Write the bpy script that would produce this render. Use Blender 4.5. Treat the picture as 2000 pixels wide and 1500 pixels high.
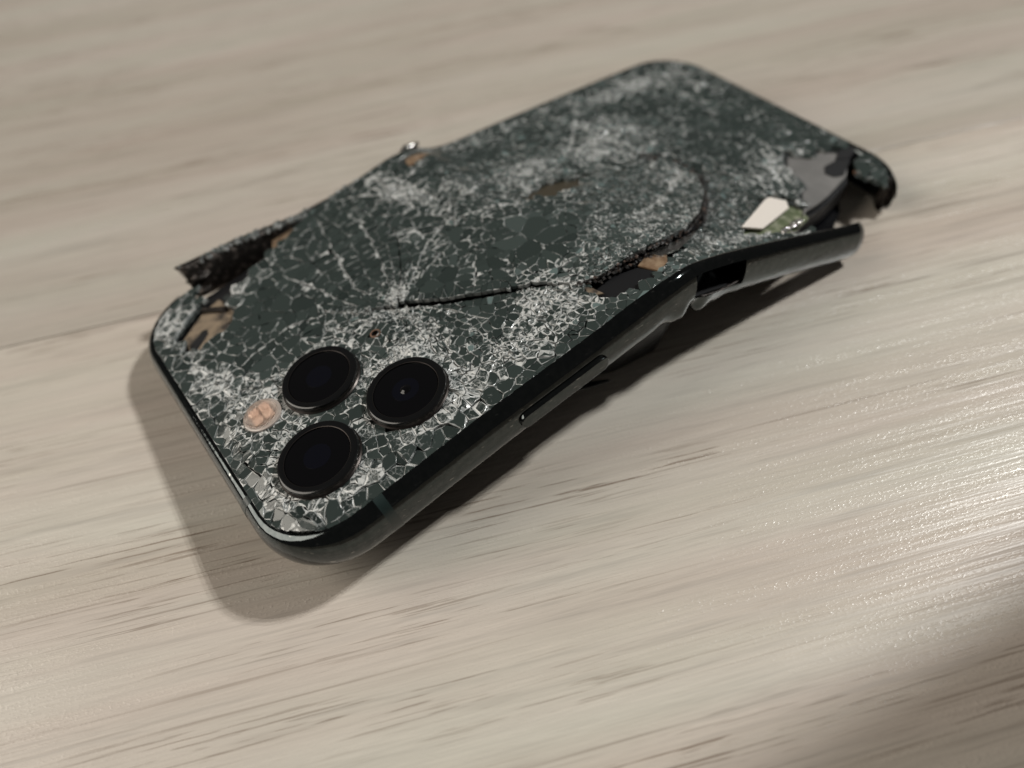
import bpy, math, random
import numpy as np
from mathutils import Vector, Matrix
from mathutils.geometry import delaunay_2d_cdt

for o in list(bpy.data.objects):
    bpy.data.objects.remove(o)
scene = bpy.context.scene
COL = scene.collection
MM = 0.001
rng = random.Random(7)

# ------------------------------------------------------------------ camera
cam_d = bpy.data.cameras.new('camera')
cam = bpy.data.objects.new('camera', cam_d)
COL.objects.link(cam)
scene.camera = cam
yaw, pitch, roll = 1.02487029, 0.874467319, -0.13242703
fw = Vector((math.cos(pitch) * math.cos(yaw), math.cos(pitch) * math.sin(yaw), -math.sin(pitch)))
rt = Vector((math.sin(yaw), -math.cos(yaw), 0))
up = rt.cross(fw)
r2 = math.cos(roll) * rt + math.sin(roll) * up
u2 = -math.sin(roll) * rt + math.cos(roll) * up
m3 = Matrix((r2, u2, -fw)).transposed()
cam.matrix_world = Matrix.Translation(Vector((1.55363889, -62.7776268, 111.484453)) * MM) @ m3.to_4x4()
cam_d.sensor_fit = 'HORIZONTAL'
cam_d.sensor_width = 36.0
cam_d.lens = 1549.18794 / 2000 * 36.0
cam_d.clip_start = 0.005
cam_d.clip_end = 20
cam_d.dof.use_dof = True
cam_d.dof.focus_distance = 0.121
cam_d.dof.aperture_fstop = 9.6

# ------------------------------------------------------------------ light
world = bpy.data.worlds.new('World')
scene.world = world
world.use_nodes = True
bg = world.node_tree.nodes['Background']
bg.inputs[0].default_value = (1.0, 0.95, 0.9, 1)
bg.inputs[1].default_value = 0.06

def aim(o, target):
    d = Vector(target) - o.location
    o.rotation_euler = d.to_track_quat('-Z', 'Y').to_euler()

# room lamp split into several spots; cut-off added to imitate the photographer's shadow
LAMP = Vector((1.144, -0.286, 1.300))
lax = LAMP.normalized()
lx_ = lax.cross(Vector((0, 0, 1))).normalized()
ly_ = lax.cross(lx_)
for i in range(7):
    off = Vector((0, 0, 0)) if i == 0 else (lx_ * math.cos(i * math.pi / 3) + ly_ * math.sin(i * math.pi / 3)) * 0.058
    ld = bpy.data.lights.new('room_lamp', 'SPOT')
    ld.energy = 91 / 7
    ld.color = (0.985, 0.99, 0.965)
    ld.shadow_soft_size = 0.007
    lamp = bpy.data.objects.new('room_lamp', ld)
    COL.objects.link(lamp)
    lamp.location = LAMP + off
    tgt = Vector((0.080, 0.420, 0.0))
    aim(lamp, tgt)
    edge = Vector((0.060, -0.0580, 0.0)) - lamp.location
    ld.spot_size = 2 * edge.angle(tgt - lamp.location)
    ld.spot_blend = 0.012

ad = bpy.data.lights.new('side_fill', 'AREA')  # soft fill added in place of light bounced off a wall
ad.shape = 'DISK'
ad.size = 1.5
ad.energy = 23
ad.color = (1.0, 0.93, 0.83)
side = bpy.data.objects.new('side_fill', ad)
COL.objects.link(side)
side.location = (-1.15, 0.80, 0.95)
aim(side, (0.06, 0.03, 0))

scene.view_settings.view_transform = 'Standard'
scene.view_settings.look = 'None'
scene.view_settings.exposure = 0.0
scene.view_settings.gamma = 1.0
scene.render.engine = 'CYCLES'
scene.cycles.max_bounces = 8

# ------------------------------------------------------------------ helpers
def tag(o, **k):
    for a, b in k.items():
        o[a] = b
    return o

def mesh_obj(name, verts, faces, mats, parent=None, smooth=False, mat_idx=None, attr=None):
    me = bpy.data.meshes.new(name)
    me.from_pydata([(v[0] * MM, v[1] * MM, v[2] * MM) for v in verts], [], faces)
    if not isinstance(mats, (list, tuple)):
        mats = [mats]
    for m in mats:
        me.materials.append(m)
    if mat_idx is not None:
        me.polygons.foreach_set('material_index', mat_idx)
    if smooth:
        me.polygons.foreach_set('use_smooth', [True] * len(me.polygons))
    if attr is not None:
        for an, vals in attr.items():
            at = me.attributes.new(an, 'FLOAT', 'FACE')
            at.data.foreach_set('value', vals)
    me.update()
    o = bpy.data.objects.new(name, me)
    COL.objects.link(o)
    if parent:
        o.parent = parent
    return o

def new_mat(name):
    m = bpy.data.materials.new(name)
    m.use_nodes = True
    nt = m.node_tree
    b = nt.nodes['Principled BSDF']
    return m, nt, b

def N(nt, t, **k):
    n = nt.nodes.new(t)
    for a, v in k.items():
        setattr(n, a, v)
    return n

def L(nt, a, b):
    nt.links.new(a, b)

def ramp(nt, fac, stops):
    r = N(nt, 'ShaderNodeValToRGB')
    e = r.color_ramp.elements
    e[0].position, e[0].color = stops[0]
    e[1].position, e[1].color = stops[-1]
    for p, c in stops[1:-1]:
        x = e.new(p)
        x.color = c
    L(nt, fac, r.inputs[0])
    return r

def g(v, a=1):
    return (v, v, v, a)

def mapped(nt, scale, coord='Object', rot=(0, 0, 0), loc=(0, 0, 0)):
    tc = N(nt, 'ShaderNodeTexCoord')
    mp = N(nt, 'ShaderNodeMapping')
    mp.inputs['Scale'].default_value = scale
    mp.inputs['Rotation'].default_value = rot
    mp.inputs['Location'].default_value = loc
    L(nt, tc.outputs[coord], mp.inputs[0])
    return mp.outputs[0]

def noise(nt, vec, scale, detail=4, rough=0.55, dist=0.0):
    n = N(nt, 'ShaderNodeTexNoise')
    n.inputs['Scale'].default_value = scale
    n.inputs['Detail'].default_value = detail
    n.inputs['Roughness'].default_value = rough
    n.inputs['Distortion'].default_value = dist
    L(nt, vec, n.inputs['Vector'])
    return n.outputs['Fac']

def math_n(nt, op, a, b=None, c=None):
    n = N(nt, 'ShaderNodeMath', operation=op)
    for i, x in enumerate((a, b, c)):
        if x is None:
            continue
        if isinstance(x, (int, float)):
            n.inputs[i].default_value = x
        else:
            L(nt, x, n.inputs[i])
    return n.outputs[0]

def mixc(nt, fac, a, b, mode='MIX'):
    n = N(nt, 'ShaderNodeMix', data_type='RGBA', blend_type=mode)
    for s, x in ((n.inputs[0], fac), (n.inputs[6], a), (n.inputs[7], b)):
        if isinstance(x, (int, float)):
            s.default_value = x
        elif isinstance(x, tuple):
            s.default_value = x
        else:
            L(nt, x, s)
    return n.outputs[2]

# ------------------------------------------------------------------ materials
def wood_material(name, seed, tone, cool=1.0):
    m, nt, b = new_mat(name)
    off = (seed * 0.37, seed * 0.113, 0)
    # broad tone bands, streaks, fine fibres, dark pore dashes (object x = along the grain, metres)
    wv = mapped(nt, (1.1, 14, 1), loc=off)
    warp = noise(nt, mapped(nt, (0.8, 3, 1), loc=off), 3.0, 1)
    tc = N(nt, 'ShaderNodeTexCoord')
    sx = N(nt, 'ShaderNodeSeparateXYZ')
    L(nt, tc.outputs['Object'], sx.inputs[0])
    y2 = math_n(nt, 'MULTIPLY_ADD', warp, 0.012, sx.outputs[1])
    cx = N(nt, 'ShaderNodeCombineXYZ')
    L(nt, math_n(nt, 'ADD', sx.outputs[0], seed * 0.71), cx.inputs[0])
    L(nt, y2, cx.inputs[1])
    def gr(sxx, syy):
        mp = N(nt, 'ShaderNodeMapping')
        mp.inputs['Scale'].default_value = (sxx, syy, 1)
        L(nt, cx.outputs[0], mp.inputs[0])
        return mp.outputs[0]
    band = noise(nt, gr(4, 60), 1.0, 3, 0.5)
    hue = noise(nt, gr(9, 75), 1.0, 2, 0.5)
    streak = noise(nt, gr(22, 520), 1.0, 5, 0.65)
    fibre = noise(nt, gr(90, 2600), 1.0, 3, 0.65)
    pore_a = noise(nt, gr(44, 1900), 1.0, 3, 0.64)
    pore_zone = noise(nt, gr(10, 90), 1.0, 3, 0.55)
    vessel = noise(nt, gr(8, 700), 1.0, 3, 0.55)
    k = tone
    c_band = ramp(nt, band, [(0.3, (0.455 * k, 0.40 * k, 0.343 * k, 1)), (0.5, (0.51 * k, 0.46 * k, 0.402 * k, 1)), (0.7, (0.56 * k, 0.518 * k, 0.46 * k, 1))]).outputs[0]
    h_f = ramp(nt, hue, [(0.35, (1.025, 0.99, 0.985, 1)), (0.65, (0.985, 1.0, 0.975, 1))]).outputs[0]
    c0 = mixc(nt, 1.0, c_band, h_f, 'MULTIPLY')
    s_f = ramp(nt, streak, [(0.33, g(0.82)), (0.45, g(0.965)), (0.66, g(1.025))]).outputs[0]
    c1 = mixc(nt, 1.0, c0, s_f, 'MULTIPLY')
    f_f = ramp(nt, fibre, [(0.3, g(0.88)), (0.7, g(1.05))]).outputs[0]
    c2 = mixc(nt, 0.8, c1, f_f, 'MULTIPLY')
    pz = ramp(nt, pore_zone, [(0.45, g(0.0)), (0.64, g(1.0))]).outputs[0]
    pm = ramp(nt, pore_a, [(0.38, g(1.0)), (0.43, g(0.0))]).outputs[0]
    pf = math_n(nt, 'MULTIPLY', math_n(nt, 'MULTIPLY_ADD', pz, 0.74, 0.05), pm)
    vm = math_n(nt, 'MULTIPLY', ramp(nt, vessel, [(0.30, g(1.0)), (0.36, g(0.0))]).outputs[0], 0.4)
    c3 = mixc(nt, math_n(nt, 'MAXIMUM', pf, vm), c2, (0.17, 0.12, 0.085, 1))
    L(nt, c3, b.inputs['Base Color'])
    # embossed texture of the laminate: short dashes across the sheen
    emb = noise(nt, gr(1500, 2900), 1.0, 1, 0.5)
    em2 = noise(nt, gr(14, 420), 1.0, 3, 0.6)
    hsum = math_n(nt, 'ADD', math_n(nt, 'MULTIPLY', ramp(nt, emb, [(0.5, g(0)), (0.68, g(1))]).outputs[0], math_n(nt, 'MULTIPLY', ramp(nt, streak, [(0.42, g(0.1)), (0.62, g(1))]).outputs[0], 0.18)), math_n(nt, 'MULTIPLY', em2, 1.4))
    bp = N(nt, 'ShaderNodeBump')
    bp.inputs['Strength'].default_value = 0.7
    bp.inputs['Distance'].default_value = 0.00025
    L(nt, hsum, bp.inputs['Height'])
    L(nt, bp.outputs[0], b.inputs['Normal'])
    rr = ramp(nt, streak, [(0.35, g(0.36)), (0.7, g(0.26))]).outputs[0]
    L(nt, rr, b.inputs['Roughness'])
    b.inputs['Specular IOR Level'].default_value = 0.5
    return m

def simple(name, col, rough=0.5, metal=0.0, spec=0.5, nz=None, bump=None, coat=0.0):
    m, nt, b = new_mat(name)
    b.inputs['Base Color'].default_value = (*col, 1)
    b.inputs['Roughness'].default_value = rough
    b.inputs['Metallic'].default_value = metal
    b.inputs['Specular IOR Level'].default_value = spec
    b.inputs['Coat Weight'].default_value = coat
    b.inputs['Coat Roughness'].default_value = 0.05
    if nz:
        sc, col2, lo, hi = nz
        n = noise(nt, mapped(nt, (1, 1, 1)), sc, 5, 0.6)
        r = ramp(nt, n, [(lo, (*col, 1)), (hi, (*col2, 1))])
        L(nt, r.outputs[0], b.inputs['Base Color'])
    if bump:
        sc, st, di = bump
        n = noise(nt, mapped(nt, (1, 1, 1)), sc, 4, 0.6)
        bp = N(nt, 'ShaderNodeBump')
        bp.inputs['Strength'].default_value = st
        bp.inputs['Distance'].default_value = di
        L(nt, n, bp.inputs['Height'])
        L(nt, bp.outputs[0], b.inputs['Normal'])
    return m

def shard_material():
    """dark green satin glass over paint; micro-cracks show as pale broken veins"""
    m, nt, b = new_mat('green_back_glass')
    at = N(nt, 'ShaderNodeAttribute', attribute_name='frost')
    tn = N(nt, 'ShaderNodeAttribute', attribute_name='tone')
    vec = mapped(nt, (1, 1, 1))
    nz = noise(nt, vec, 600, 5, 0.68)
    nz2 = noise(nt, vec, 1900, 4, 0.7)
    sc = N(nt, 'ShaderNodeVectorMath', operation='SCALE')
    nn = N(nt, 'ShaderNodeTexNoise')
    nn.inputs['Scale'].default_value = 900
    nn.inputs['Detail'].default_value = 3
    L(nt, vec, nn.inputs['Vector'])
    L(nt, nn.outputs['Color'], sc.inputs[0])
    sc.inputs['Scale'].default_value = 0.0011
    def veins(scale, w):
        wv = N(nt, 'ShaderNodeVectorMath', operation='ADD')
        L(nt, vec, wv.inputs[0])
        L(nt, sc.outputs[0], wv.inputs[1])
        vo = N(nt, 'ShaderNodeTexVoronoi', feature='DISTANCE_TO_EDGE')
        vo.inputs['Scale'].default_value = scale
        L(nt, wv.outputs[0], vo.inputs['Vector'])
        return ramp(nt, vo.outputs['Distance'], [(0.0, g(1)), (w, g(0))]).outputs[0]
    v1 = veins(900, 0.07)
    v2 = veins(2600, 0.16)
    # veins are broken up by noise and thicken with the crushed share
    gate = ramp(nt, math_n(nt, 'ADD', nz, math_n(nt, 'MULTIPLY', at.outputs['Fac'], 0.42)), [(0.72, g(0)), (0.95, g(1))]).outputs[0]
    gate2 = ramp(nt, math_n(nt, 'ADD', nz2, math_n(nt, 'MULTIPLY', at.outputs['Fac'], 0.36)), [(0.78, g(0)), (0.98, g(1))]).outputs[0]
    w1 = math_n(nt, 'MULTIPLY', v1, gate)
    w2 = math_n(nt, 'MULTIPLY', math_n(nt, 'MAXIMUM', v2, 0.13), math_n(nt, 'MULTIPLY', gate2, gate))
    white = math_n(nt, 'MINIMUM', math_n(nt, 'MAXIMUM', w1, w2), 0.95)
    base = ramp(nt, tn.outputs['Fac'], [(0.0, (0.019, 0.026, 0.024, 1)), (0.5, (0.035, 0.046, 0.0425, 1)), (0.8, (0.06, 0.076, 0.072, 1)), (1.0, (0.12, 0.16, 0.155, 1))]).outputs[0]
    col = mixc(nt, white, base, (0.46, 0.475, 0.465, 1))
    L(nt, col, b.inputs['Base Color'])
    L(nt, math_n(nt, 'MULTIPLY_ADD', white, 0.2, 0.17), b.inputs['Roughness'])
    bp = N(nt, 'ShaderNodeBump')
    bp.inputs['Strength'].default_value = 0.6
    bp.inputs['Distance'].default_value = 0.00012
    L(nt, math_n(nt, 'ADD', math_n(nt, 'MULTIPLY', white, nz2), math_n(nt, 'MULTIPLY', math_n(nt, 'MULTIPLY', nz, at.outputs['Fac']), 1.6)), bp.inputs['Height'])
    L(nt, bp.outputs[0], b.inputs['Normal'])
    b.inputs['Specular IOR Level'].default_value = 0.6
    return m

def crush_material():
    m, nt, b = new_mat('crushed_glass_edge')
    at = N(nt, 'ShaderNodeAttribute', attribute_name='frost')
    vec = mapped(nt, (1, 1, 1))
    nz = noise(nt, vec, 900, 4, 0.7)
    f = math_n(nt, 'ADD', math_n(nt, 'MULTIPLY', nz, 0.5), math_n(nt, 'MULTIPLY', at.outputs['Fac'], 0.75))
    c = ramp(nt, f, [(0.33, (0.03, 0.04, 0.037, 1)), (0.55, (0.2, 0.215, 0.21, 1)), (0.95, (0.56, 0.565, 0.55, 1))]).outputs[0]
    L(nt, c, b.inputs['Base Color'])
    b.inputs['Roughness'].default_value = 0.2
    b.inputs['Specular IOR Level'].default_value = 0.8
    bp = N(nt, 'ShaderNodeBump')
    bp.inputs['Strength'].default_value = 0.6
    bp.inputs['Distance'].default_value = 0.0002
    L(nt, nz, bp.inputs['Height'])
    L(nt, bp.outputs[0], b.inputs['Normal'])
    return m

def frame_material():
    m, nt, b = new_mat('polished_green_steel')
    vec = mapped(nt, (1, 1, 1))
    nz = noise(nt, vec, 900, 4, 0.7)
    c = ramp(nt, nz, [(0.4, (0.062, 0.071, 0.072, 1)), (0.8, (0.095, 0.103, 0.104, 1))]).outputs[0]
    scr = noise(nt, mapped(nt, (500, 900, 3200), rot=(0.5, 0.2, 0.4)), 1.0, 2, 0.5)
    sf = ramp(nt, scr, [(0.68, g(0)), (0.74, g(0.6))]).outputs[0]
    c = mixc(nt, sf, c, (0.42, 0.42, 0.40, 1))
    L(nt, c, b.inputs['Base Color'])
    b.inputs['Metallic'].default_value = 1.0
    bp = N(nt, 'ShaderNodeBump')
    bp.inputs['Strength'].default_value = 0.12
    bp.inputs['Distance'].default_value = 0.0004
    L(nt, noise(nt, vec, 330, 3, 0.5), bp.inputs['Height'])
    L(nt, bp.outputs[0], b.inputs['Normal'])
    r = ramp(nt, noise(nt, vec, 260, 5, 0.7), [(0.4, g(0.06)), (0.8, g(0.13))]).outputs[0]
    L(nt, r, b.inputs['Roughness'])
    return m

M_SHARD = shard_material()
M_CRUSH = crush_material()
M_FRAME = frame_material()
M_BACK = simple('dark_adhesive', (0.012, 0.017, 0.016), 0.6, nz=(800, (0.1, 0.11, 0.105), 0.5, 0.9))
M_BLACK = simple('black_gloss', (0.004, 0.004, 0.005), 0.12)
M_MATTEBLACK = simple('black_matte', (0.006, 0.006, 0.007), 0.45)
M_BRUISED = simple('torn_dark_metal', (0.035, 0.03, 0.027), 0.38, metal=0.7, nz=(700, (0.30, 0.25, 0.22), 0.52, 0.78), bump=(900, 0.8, 0.0004))
M_COPPER = simple('tan_flex_film', (0.16, 0.10, 0.06), 0.3, nz=(420, (0.34, 0.25, 0.165), 0.4, 0.7), bump=(500, 0.6, 0.0004))
M_TAN = simple('tan_plate', (0.24, 0.185, 0.13), 0.32, nz=(300, (0.05, 0.042, 0.036), 0.42, 0.62), bump=(400, 0.6, 0.0004))
M_FILM = simple('grey_shield_film', (0.20, 0.195, 0.19), 0.3, metal=0.3, nz=(120, (0.27, 0.262, 0.255), 0.4, 0.7))
M_STICKER = simple('white_sticker', (0.74, 0.68, 0.62), 0.6)
M_PCB = simple('green_board', (0.11, 0.135, 0.07), 0.35, nz=(600, (0.36, 0.36, 0.27), 0.46, 0.7), bump=(700, 0.7, 0.0003))
M_SOLDER = simple('bright_metal', (0.62, 0.60, 0.57), 0.22, metal=1.0, bump=(800, 0.6, 0.0003))
M_BAND = simple('antenna_plastic', (0.013, 0.023, 0.022), 0.3)
M_LENS = simple('lens_cover', (0.002, 0.002, 0.0025), 0.06, spec=0.4)
M_RING = simple('lens_ring', (0.004, 0.0042, 0.0045), 0.14, spec=0.55)
M_COAT = simple('lens_coating', (0.0025, 0.0028, 0.0055), 0.05, spec=0.45)
M_RINGSIDE = simple('lens_ring_side', (0.05, 0.043, 0.04), 0.3, metal=0.9)
M_FLASHRIM = simple('flash_cover', (0.42, 0.36, 0.32), 0.25, coat=0.4)
M_FLASH = simple('flash_emitter_tile', (0.86, 0.60, 0.47), 0.3, nz=(500, (0.82, 0.62, 0.5), 0.4, 0.7), coat=0.5)
M_SOOT = simple('burnt_edge', (0.012, 0.010, 0.009), 0.5, nz=(900, (0.26, 0.15, 0.10), 0.54, 0.8))
M_RUST = simple('rusty_metal', (0.16, 0.085, 0.05), 0.5, nz=(500, (0.05, 0.03, 0.02), 0.4, 0.7))

# ------------------------------------------------------------------ floor
SEAM_A = math.radians(-23.4)
sd = (math.cos(SEAM_A), math.sin(SEAM_A))
sn = (-sd[1], sd[0])
SEAM_OFF = -24.0 * sn[0] + 94.2 * sn[1]
sub = mesh_obj('floor', [(-900, -900, -9), (1100, -900, -9), (1100, 1100, -9), (-900, 1100, -9)], [(0, 1, 2, 3)], M_MATTEBLACK)
tag(sub, kind='structure', label='pale oak laminate floor under the broken phone')
PW = 196.0
for k, (seed, tone) in enumerate([(4.3, 0.99), (1.7, 1.0), (2.9, 1.06), (5.1, 0.89), (7.7, 0.98), (9.2, 1.0)]):
    lo = SEAM_OFF + (k - 3) * PW
    hi = lo + PW
    me_v, me_f = [], []
    lx0, lx1 = -800.0, 900.0
    bv, bd = 0.3, 0.12
    prof = [(0.11, -8.0), (0.11, -bd), (bv, 0.0), (PW - bv, 0.0), (PW - 0.11, -bd), (PW - 0.11, -8.0)]
    for x in (lx0, lx1):
        for (y, z) in prof:
            me_v.append((x, y - PW / 2, z))
    n = len(prof)
    for i in range(n - 1):
        me_f.append((i, i + n, i + n + 1, i + 1))
    me_f.append((0, 1, 2, 3, 4, 5))
    me_f.append((11, 10, 9, 8, 7, 6))
    me_f = [tuple(reversed(f)) for f in me_f]
    pl = mesh_obj('plank', me_v, me_f, wood_material('pale_oak_laminate_%d' % k, seed, tone), sub)
    mid = lo + PW / 2
    pl.location = (sn[0] * mid * MM, sn[1] * mid * MM, 0)
    pl.rotation_euler = (0, 0, SEAM_A)

# ------------------------------------------------------------------ phone surface (mm): x from camera end, v from near rail
NX = [0, 20, 36, 52, 60, 67, 71, 75, 83, 95.6, 109, 121, 126, 142.2]
NZ = [14.2, 17.1, 19.5, 21.2, 22.2, 23.3, 24.1, 24.1, 21.5, 17.2, 12.6, 8.5, 8.4, 8.3]
FX = [0, 45, 60, 66, 70, 74, 92, 115, 142.2]
FZ = [8.2, 14.6, 16.9, 16.7, 14.6, 13.6, 12.5, 10.9, 8.7]
_xs = np.arange(-12, 156, 0.25)
def _smooth(X, Z, s):
    X2 = [X[0] - 20] + list(X) + [X[-1] + 20]
    s0 = (Z[1] - Z[0]) / (X[1] - X[0])
    s1 = (Z[-1] - Z[-2]) / (X[-1] - X[-2])
    Z2 = [Z[0] - 20 * s0] + list(Z) + [Z[-1] + 20 * s1]
    xe = np.arange(-20, 164, 0.25)
    y = np.interp(xe, X2, Z2)
    k = np.exp(-0.5 * (np.arange(-24, 25) * 0.25 / s) ** 2)
    k /= k.sum()
    y = np.convolve(y, k, 'same')
    return np.interp(_xs, xe, y)
_zn = _smooth(NX, NZ, 2.6)
_zf = _smooth(FX, FZ, 1.0)
_znl = _zn.tolist()
_zfl = _zf.tolist()
def _lk(a, x):
    i = (x + 12) * 4
    i = max(0, min(len(a) - 2, i))
    j = int(i)
    f = i - j
    return a[j] * (1 - f) + a[j + 1] * f

W = 71.4
LEN = 142.2
CRACK = [(38.2, 31.1), (44.3, 25.6), (54.1, 18.1), (57.0, 16.2), (61.6, 11.2)]
VCRACK = [(38.2, 31.1), (43.3, 38.7), (47.5, 46.4), (48.5, 49.6)]
ARC = [(61.6, 11.2), (65.0, 9.2), (71.5, 8.6), (78.6, 8.6), (85.7, 10.0), (92.9, 13.4), (100.1, 19.1), (104.4, 25.1), (105.2, 30.9), (104.0, 35.6), (100.6, 38.6)]

def H0(x, v):
    t = v / W
    z = _lk(_znl, x) * (1 - t) + _lk(_zfl, x) * t
    # shallow dents and swellings of the crumpled back
    z += 0.9 * math.exp(-(((x - 79) / 15) ** 2 + ((v - 28) / 14) ** 2))
    dq = math.hypot(max(abs(x - 19.6) - 13.0, 0.0), max(abs(v - 19.0) - 12.6, 0.0))
    z += 0.75 * (1 - min(1.0, max(0.0, (dq - 2.0) / 1.8)) ** 1.0)
    z -= 0.7 * math.exp(-(((x - 58) / 7) ** 2 + ((v - 52) / 10) ** 2))
    return z

def seg_d(x, v, poly):
    """distance to polyline, side sign (+ = left of direction), arclength fraction"""
    best = (1e9, 0, 0)
    tot = 0
    for (a, b) in zip(poly[:-1], poly[1:]):
        dx, dy = b[0] - a[0], b[1] - a[1]
        l2 = dx * dx + dy * dy
        t = max(0, min(1, ((x - a[0]) * dx + (v - a[1]) * dy) / l2))
        px, py = a[0] + t * dx - x, a[1] + t * dy - v
        d = math.hypot(px, py)
        if d < best[0]:
            s = 1 if dx * (v - a[1]) - dy * (x - a[0]) > 0 else -1
            best = (d, s, tot + t * math.sqrt(l2))
        tot += math.sqrt(l2)
    return best[0], best[1], best[2] / tot

def lift(x, v):
    """height offset due to the two tears (sign by which side the shard is on)"""
    z = 0.0
    d, s, f = seg_d(x, v, CRACK)
    if d < 14:
        k = math.exp(-(d / 6.5) ** 2) * min(1, 4 * (1 - f) + 0.1)
        z += k * (0.75 if s > 0 else -0.15)
    d, s, f = seg_d(x, v, ARC)
    if d < 16:
        e = min(1, 6 * f + 0.05) * min(1, 5 * (1 - f) + 0.05)
        k = math.exp(-(d / 6.0) ** 2) * e
        z += k * (0.9 if s > 0 else -1.3)
    d, s, f = seg_d(x, v, VCRACK)
    if d < 8:
        k = math.exp(-(d / 3.5) ** 2) * min(1, 3 * (1 - f) + 0.1)
        z += k * (0.1 if s > 0 else 0.35)
    return z

def HH(x, v):
    return H0(x, v)

def nrm(x, v):
    e = 0.6
    hx = (H0(x + e, v) - H0(x - e, v)) / (2 * e)
    hy = (H0(x, v + e) - H0(x, v - e)) / (2 * e)
    n = Vector((-hx, -hy, 1))
    n.normalize()
    return n

def P(x, v, dz=0.0):
    n = nrm(x, v)
    return (x + n.x * dz, v + n.y * dz, H0(x, v) + n.z * dz)

def vout(x):
    return -3.0 * max(0.0, (x - 84) / 42) ** 1.4 * min(1.0, max(0.0, (127.0 - x) / 5.0))

# glass outline (inset from the rail), rounded corners
def rrect(x0, y0, x1, y1, r, seg=8):
    pts = []
    for cx, cy, a0 in ((x1 - r, y0 + r, -90), (x1 - r, y1 - r, 0), (x0 + r, y1 - r, 90), (x0 + r, y0 + r, 180)):
        for i in range(seg + 1):
            a = math.radians(a0 + 90 * i / seg)
            pts.append((cx + r * math.cos(a), cy + r * math.sin(a)))
    return pts
INSET = 1.25
GLASS = rrect(INSET, INSET, LEN - INSET, W - INSET, 10.8)

def inpoly(x, y, poly):
    c = False
    j = len(poly) - 1
    for i in range(len(poly)):
        xi, yi = poly[i]
        xj, yj = poly[j]
        if (yi > y) != (yj > y) and x < (xj - xi) * (y - yi) / (yj - yi) + xi:
            c = not c
        j = i
    return c

HOLES = {
    'near': [(60.9, 10.6), (63.0, 5.6), (66, 4.0), (69.5, 2.8), (72.5, 3.6), (76, 5.5), (82, 7.2), (84.5, 9.2), (78.6, 8.4), (71.5, 8.4), (65, 8.9)],
    'corner': [(5.0, 56.0), (5.4, 59.6), (8.5, 61.6), (11.5, 63.4), (13.0, 66.0), (16.2, 64.6), (16.0, 61.0), (16.4, 56.8), (14.0, 53.9), (8.9, 53.2), (6.0, 53.7)],
    'black': [(12.0, 66.2), (13.5, 73), (24, 73), (29.5, 71.2), (37.5, 70.0), (36.5, 68.4), (30.5, 67.2), (24.2, 65.0), (18.7, 62.8), (15.8, 63.6)],
    'far': [(60.6, 64.4), (62.8, 68.8), (70.5, 68.8), (69.2, 66.6), (64.6, 64.6)],
    'board': [(95.0, 6.6), (97.0, 4.6), (100.5, 3.0), (108, 2.6), (113.5, 4.6), (116, 7.5), (114.5, 11.0), (111.6, 13.9)],
    'film': [(108, 2.6), (112, 0), (118, -3), (136, -3), (133, 8.5), (140.5, 13.6), (141.2, 15.6), (138.5, 16.2), (134.6, 19.0), (131.5, 18.6), (128.0, 22.4), (125.0, 19.5), (122.5, 13.5), (116, 7.5), (113.5, 4.6)],
    'brown': [(69.7, 38.2), (76.4, 39.4), (86.4, 37.6), (81.8, 34.7), (74.5, 34.9)],
}
LENSES = [(12.5, 12.9), (28.8, 13.1), (20.2, 26.8)]

def lens_d(x, v):
    return min(math.hypot(x - a, v - b) for a, b in LENSES)

# ------------------------------------------------------------------ crack field
_vn = {}
def vnoise(x, y):
    def h(i, j):
        k = (i, j)
        if k not in _vn:
            _vn[k] = random.Random(i * 7919 + j * 104729 + 13).random()
        return _vn[k]
    i, j = math.floor(x), math.floor(y)
    u, v = x - i, y - j
    u, v = u * u * (3 - 2 * u), v * v * (3 - 2 * v)
    return (h(i, j) * (1 - u) + h(i + 1, j) * u) * (1 - v) + (h(i, j + 1) * (1 - u) + h(i + 1, j + 1) * u) * v

def blob(x, v, cx, cy, rx, ry=None, rot=0):
    ry = ry or rx
    dx, dy = x - cx, v - cy
    if rot:
        c, s = math.cos(rot), math.sin(rot)
        dx, dy = c * dx + s * dy, -s * dx + c * dy
    return math.exp(-(dx / rx) ** 2 - (dy / ry) ** 2)

BIG = [(61, 26, 7, 5, 0, 4.2), (64, 31, 4, 4, 0, 2.4), (48, 30, 6, 3.5, -0.6, 2.6), (36, 40, 6, 6, 0, 4.2), (42, 56, 9, 9, 0, 4.4), (28, 50, 9, 8, 0, 4.0),
       (33, 27, 4, 3, 0, 3.2), (51, 20, 8, 2.2, -0.65, 2.2), (16, 18.5, 3, 3, 0, 2.2), (21, 9, 5, 3, 0, 2.0), (16, 38, 6, 5, 0, 1.6), (26, 34, 3, 4, 0, 2.2),
       (52, 62, 5, 5, 0, 1.2), (128, 40, 12, 12, 0, 0.8), (80, 60, 10, 6, 0, 0.3), (138, 8, 7, 7, 0, 3.0), (4, 5, 4, 4, 0, 0.5)]
FINE = [(40, 14, 9, 6, 0), (54, 9, 10, 5, 0), (57, 14, 5, 4, 0), (32, 20, 5, 4, 0), (9, 33, 7, 7, 0), (55, 58, 4, 12, 0.3), (29, 38, 4, 4, 0), (75, 14, 12, 6, 0), (92, 22, 12, 10, 0),
        (6, 62, 5, 7, 0), (95, 5, 12, 3, 0), (70, 46, 12, 9, 0)]
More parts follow.
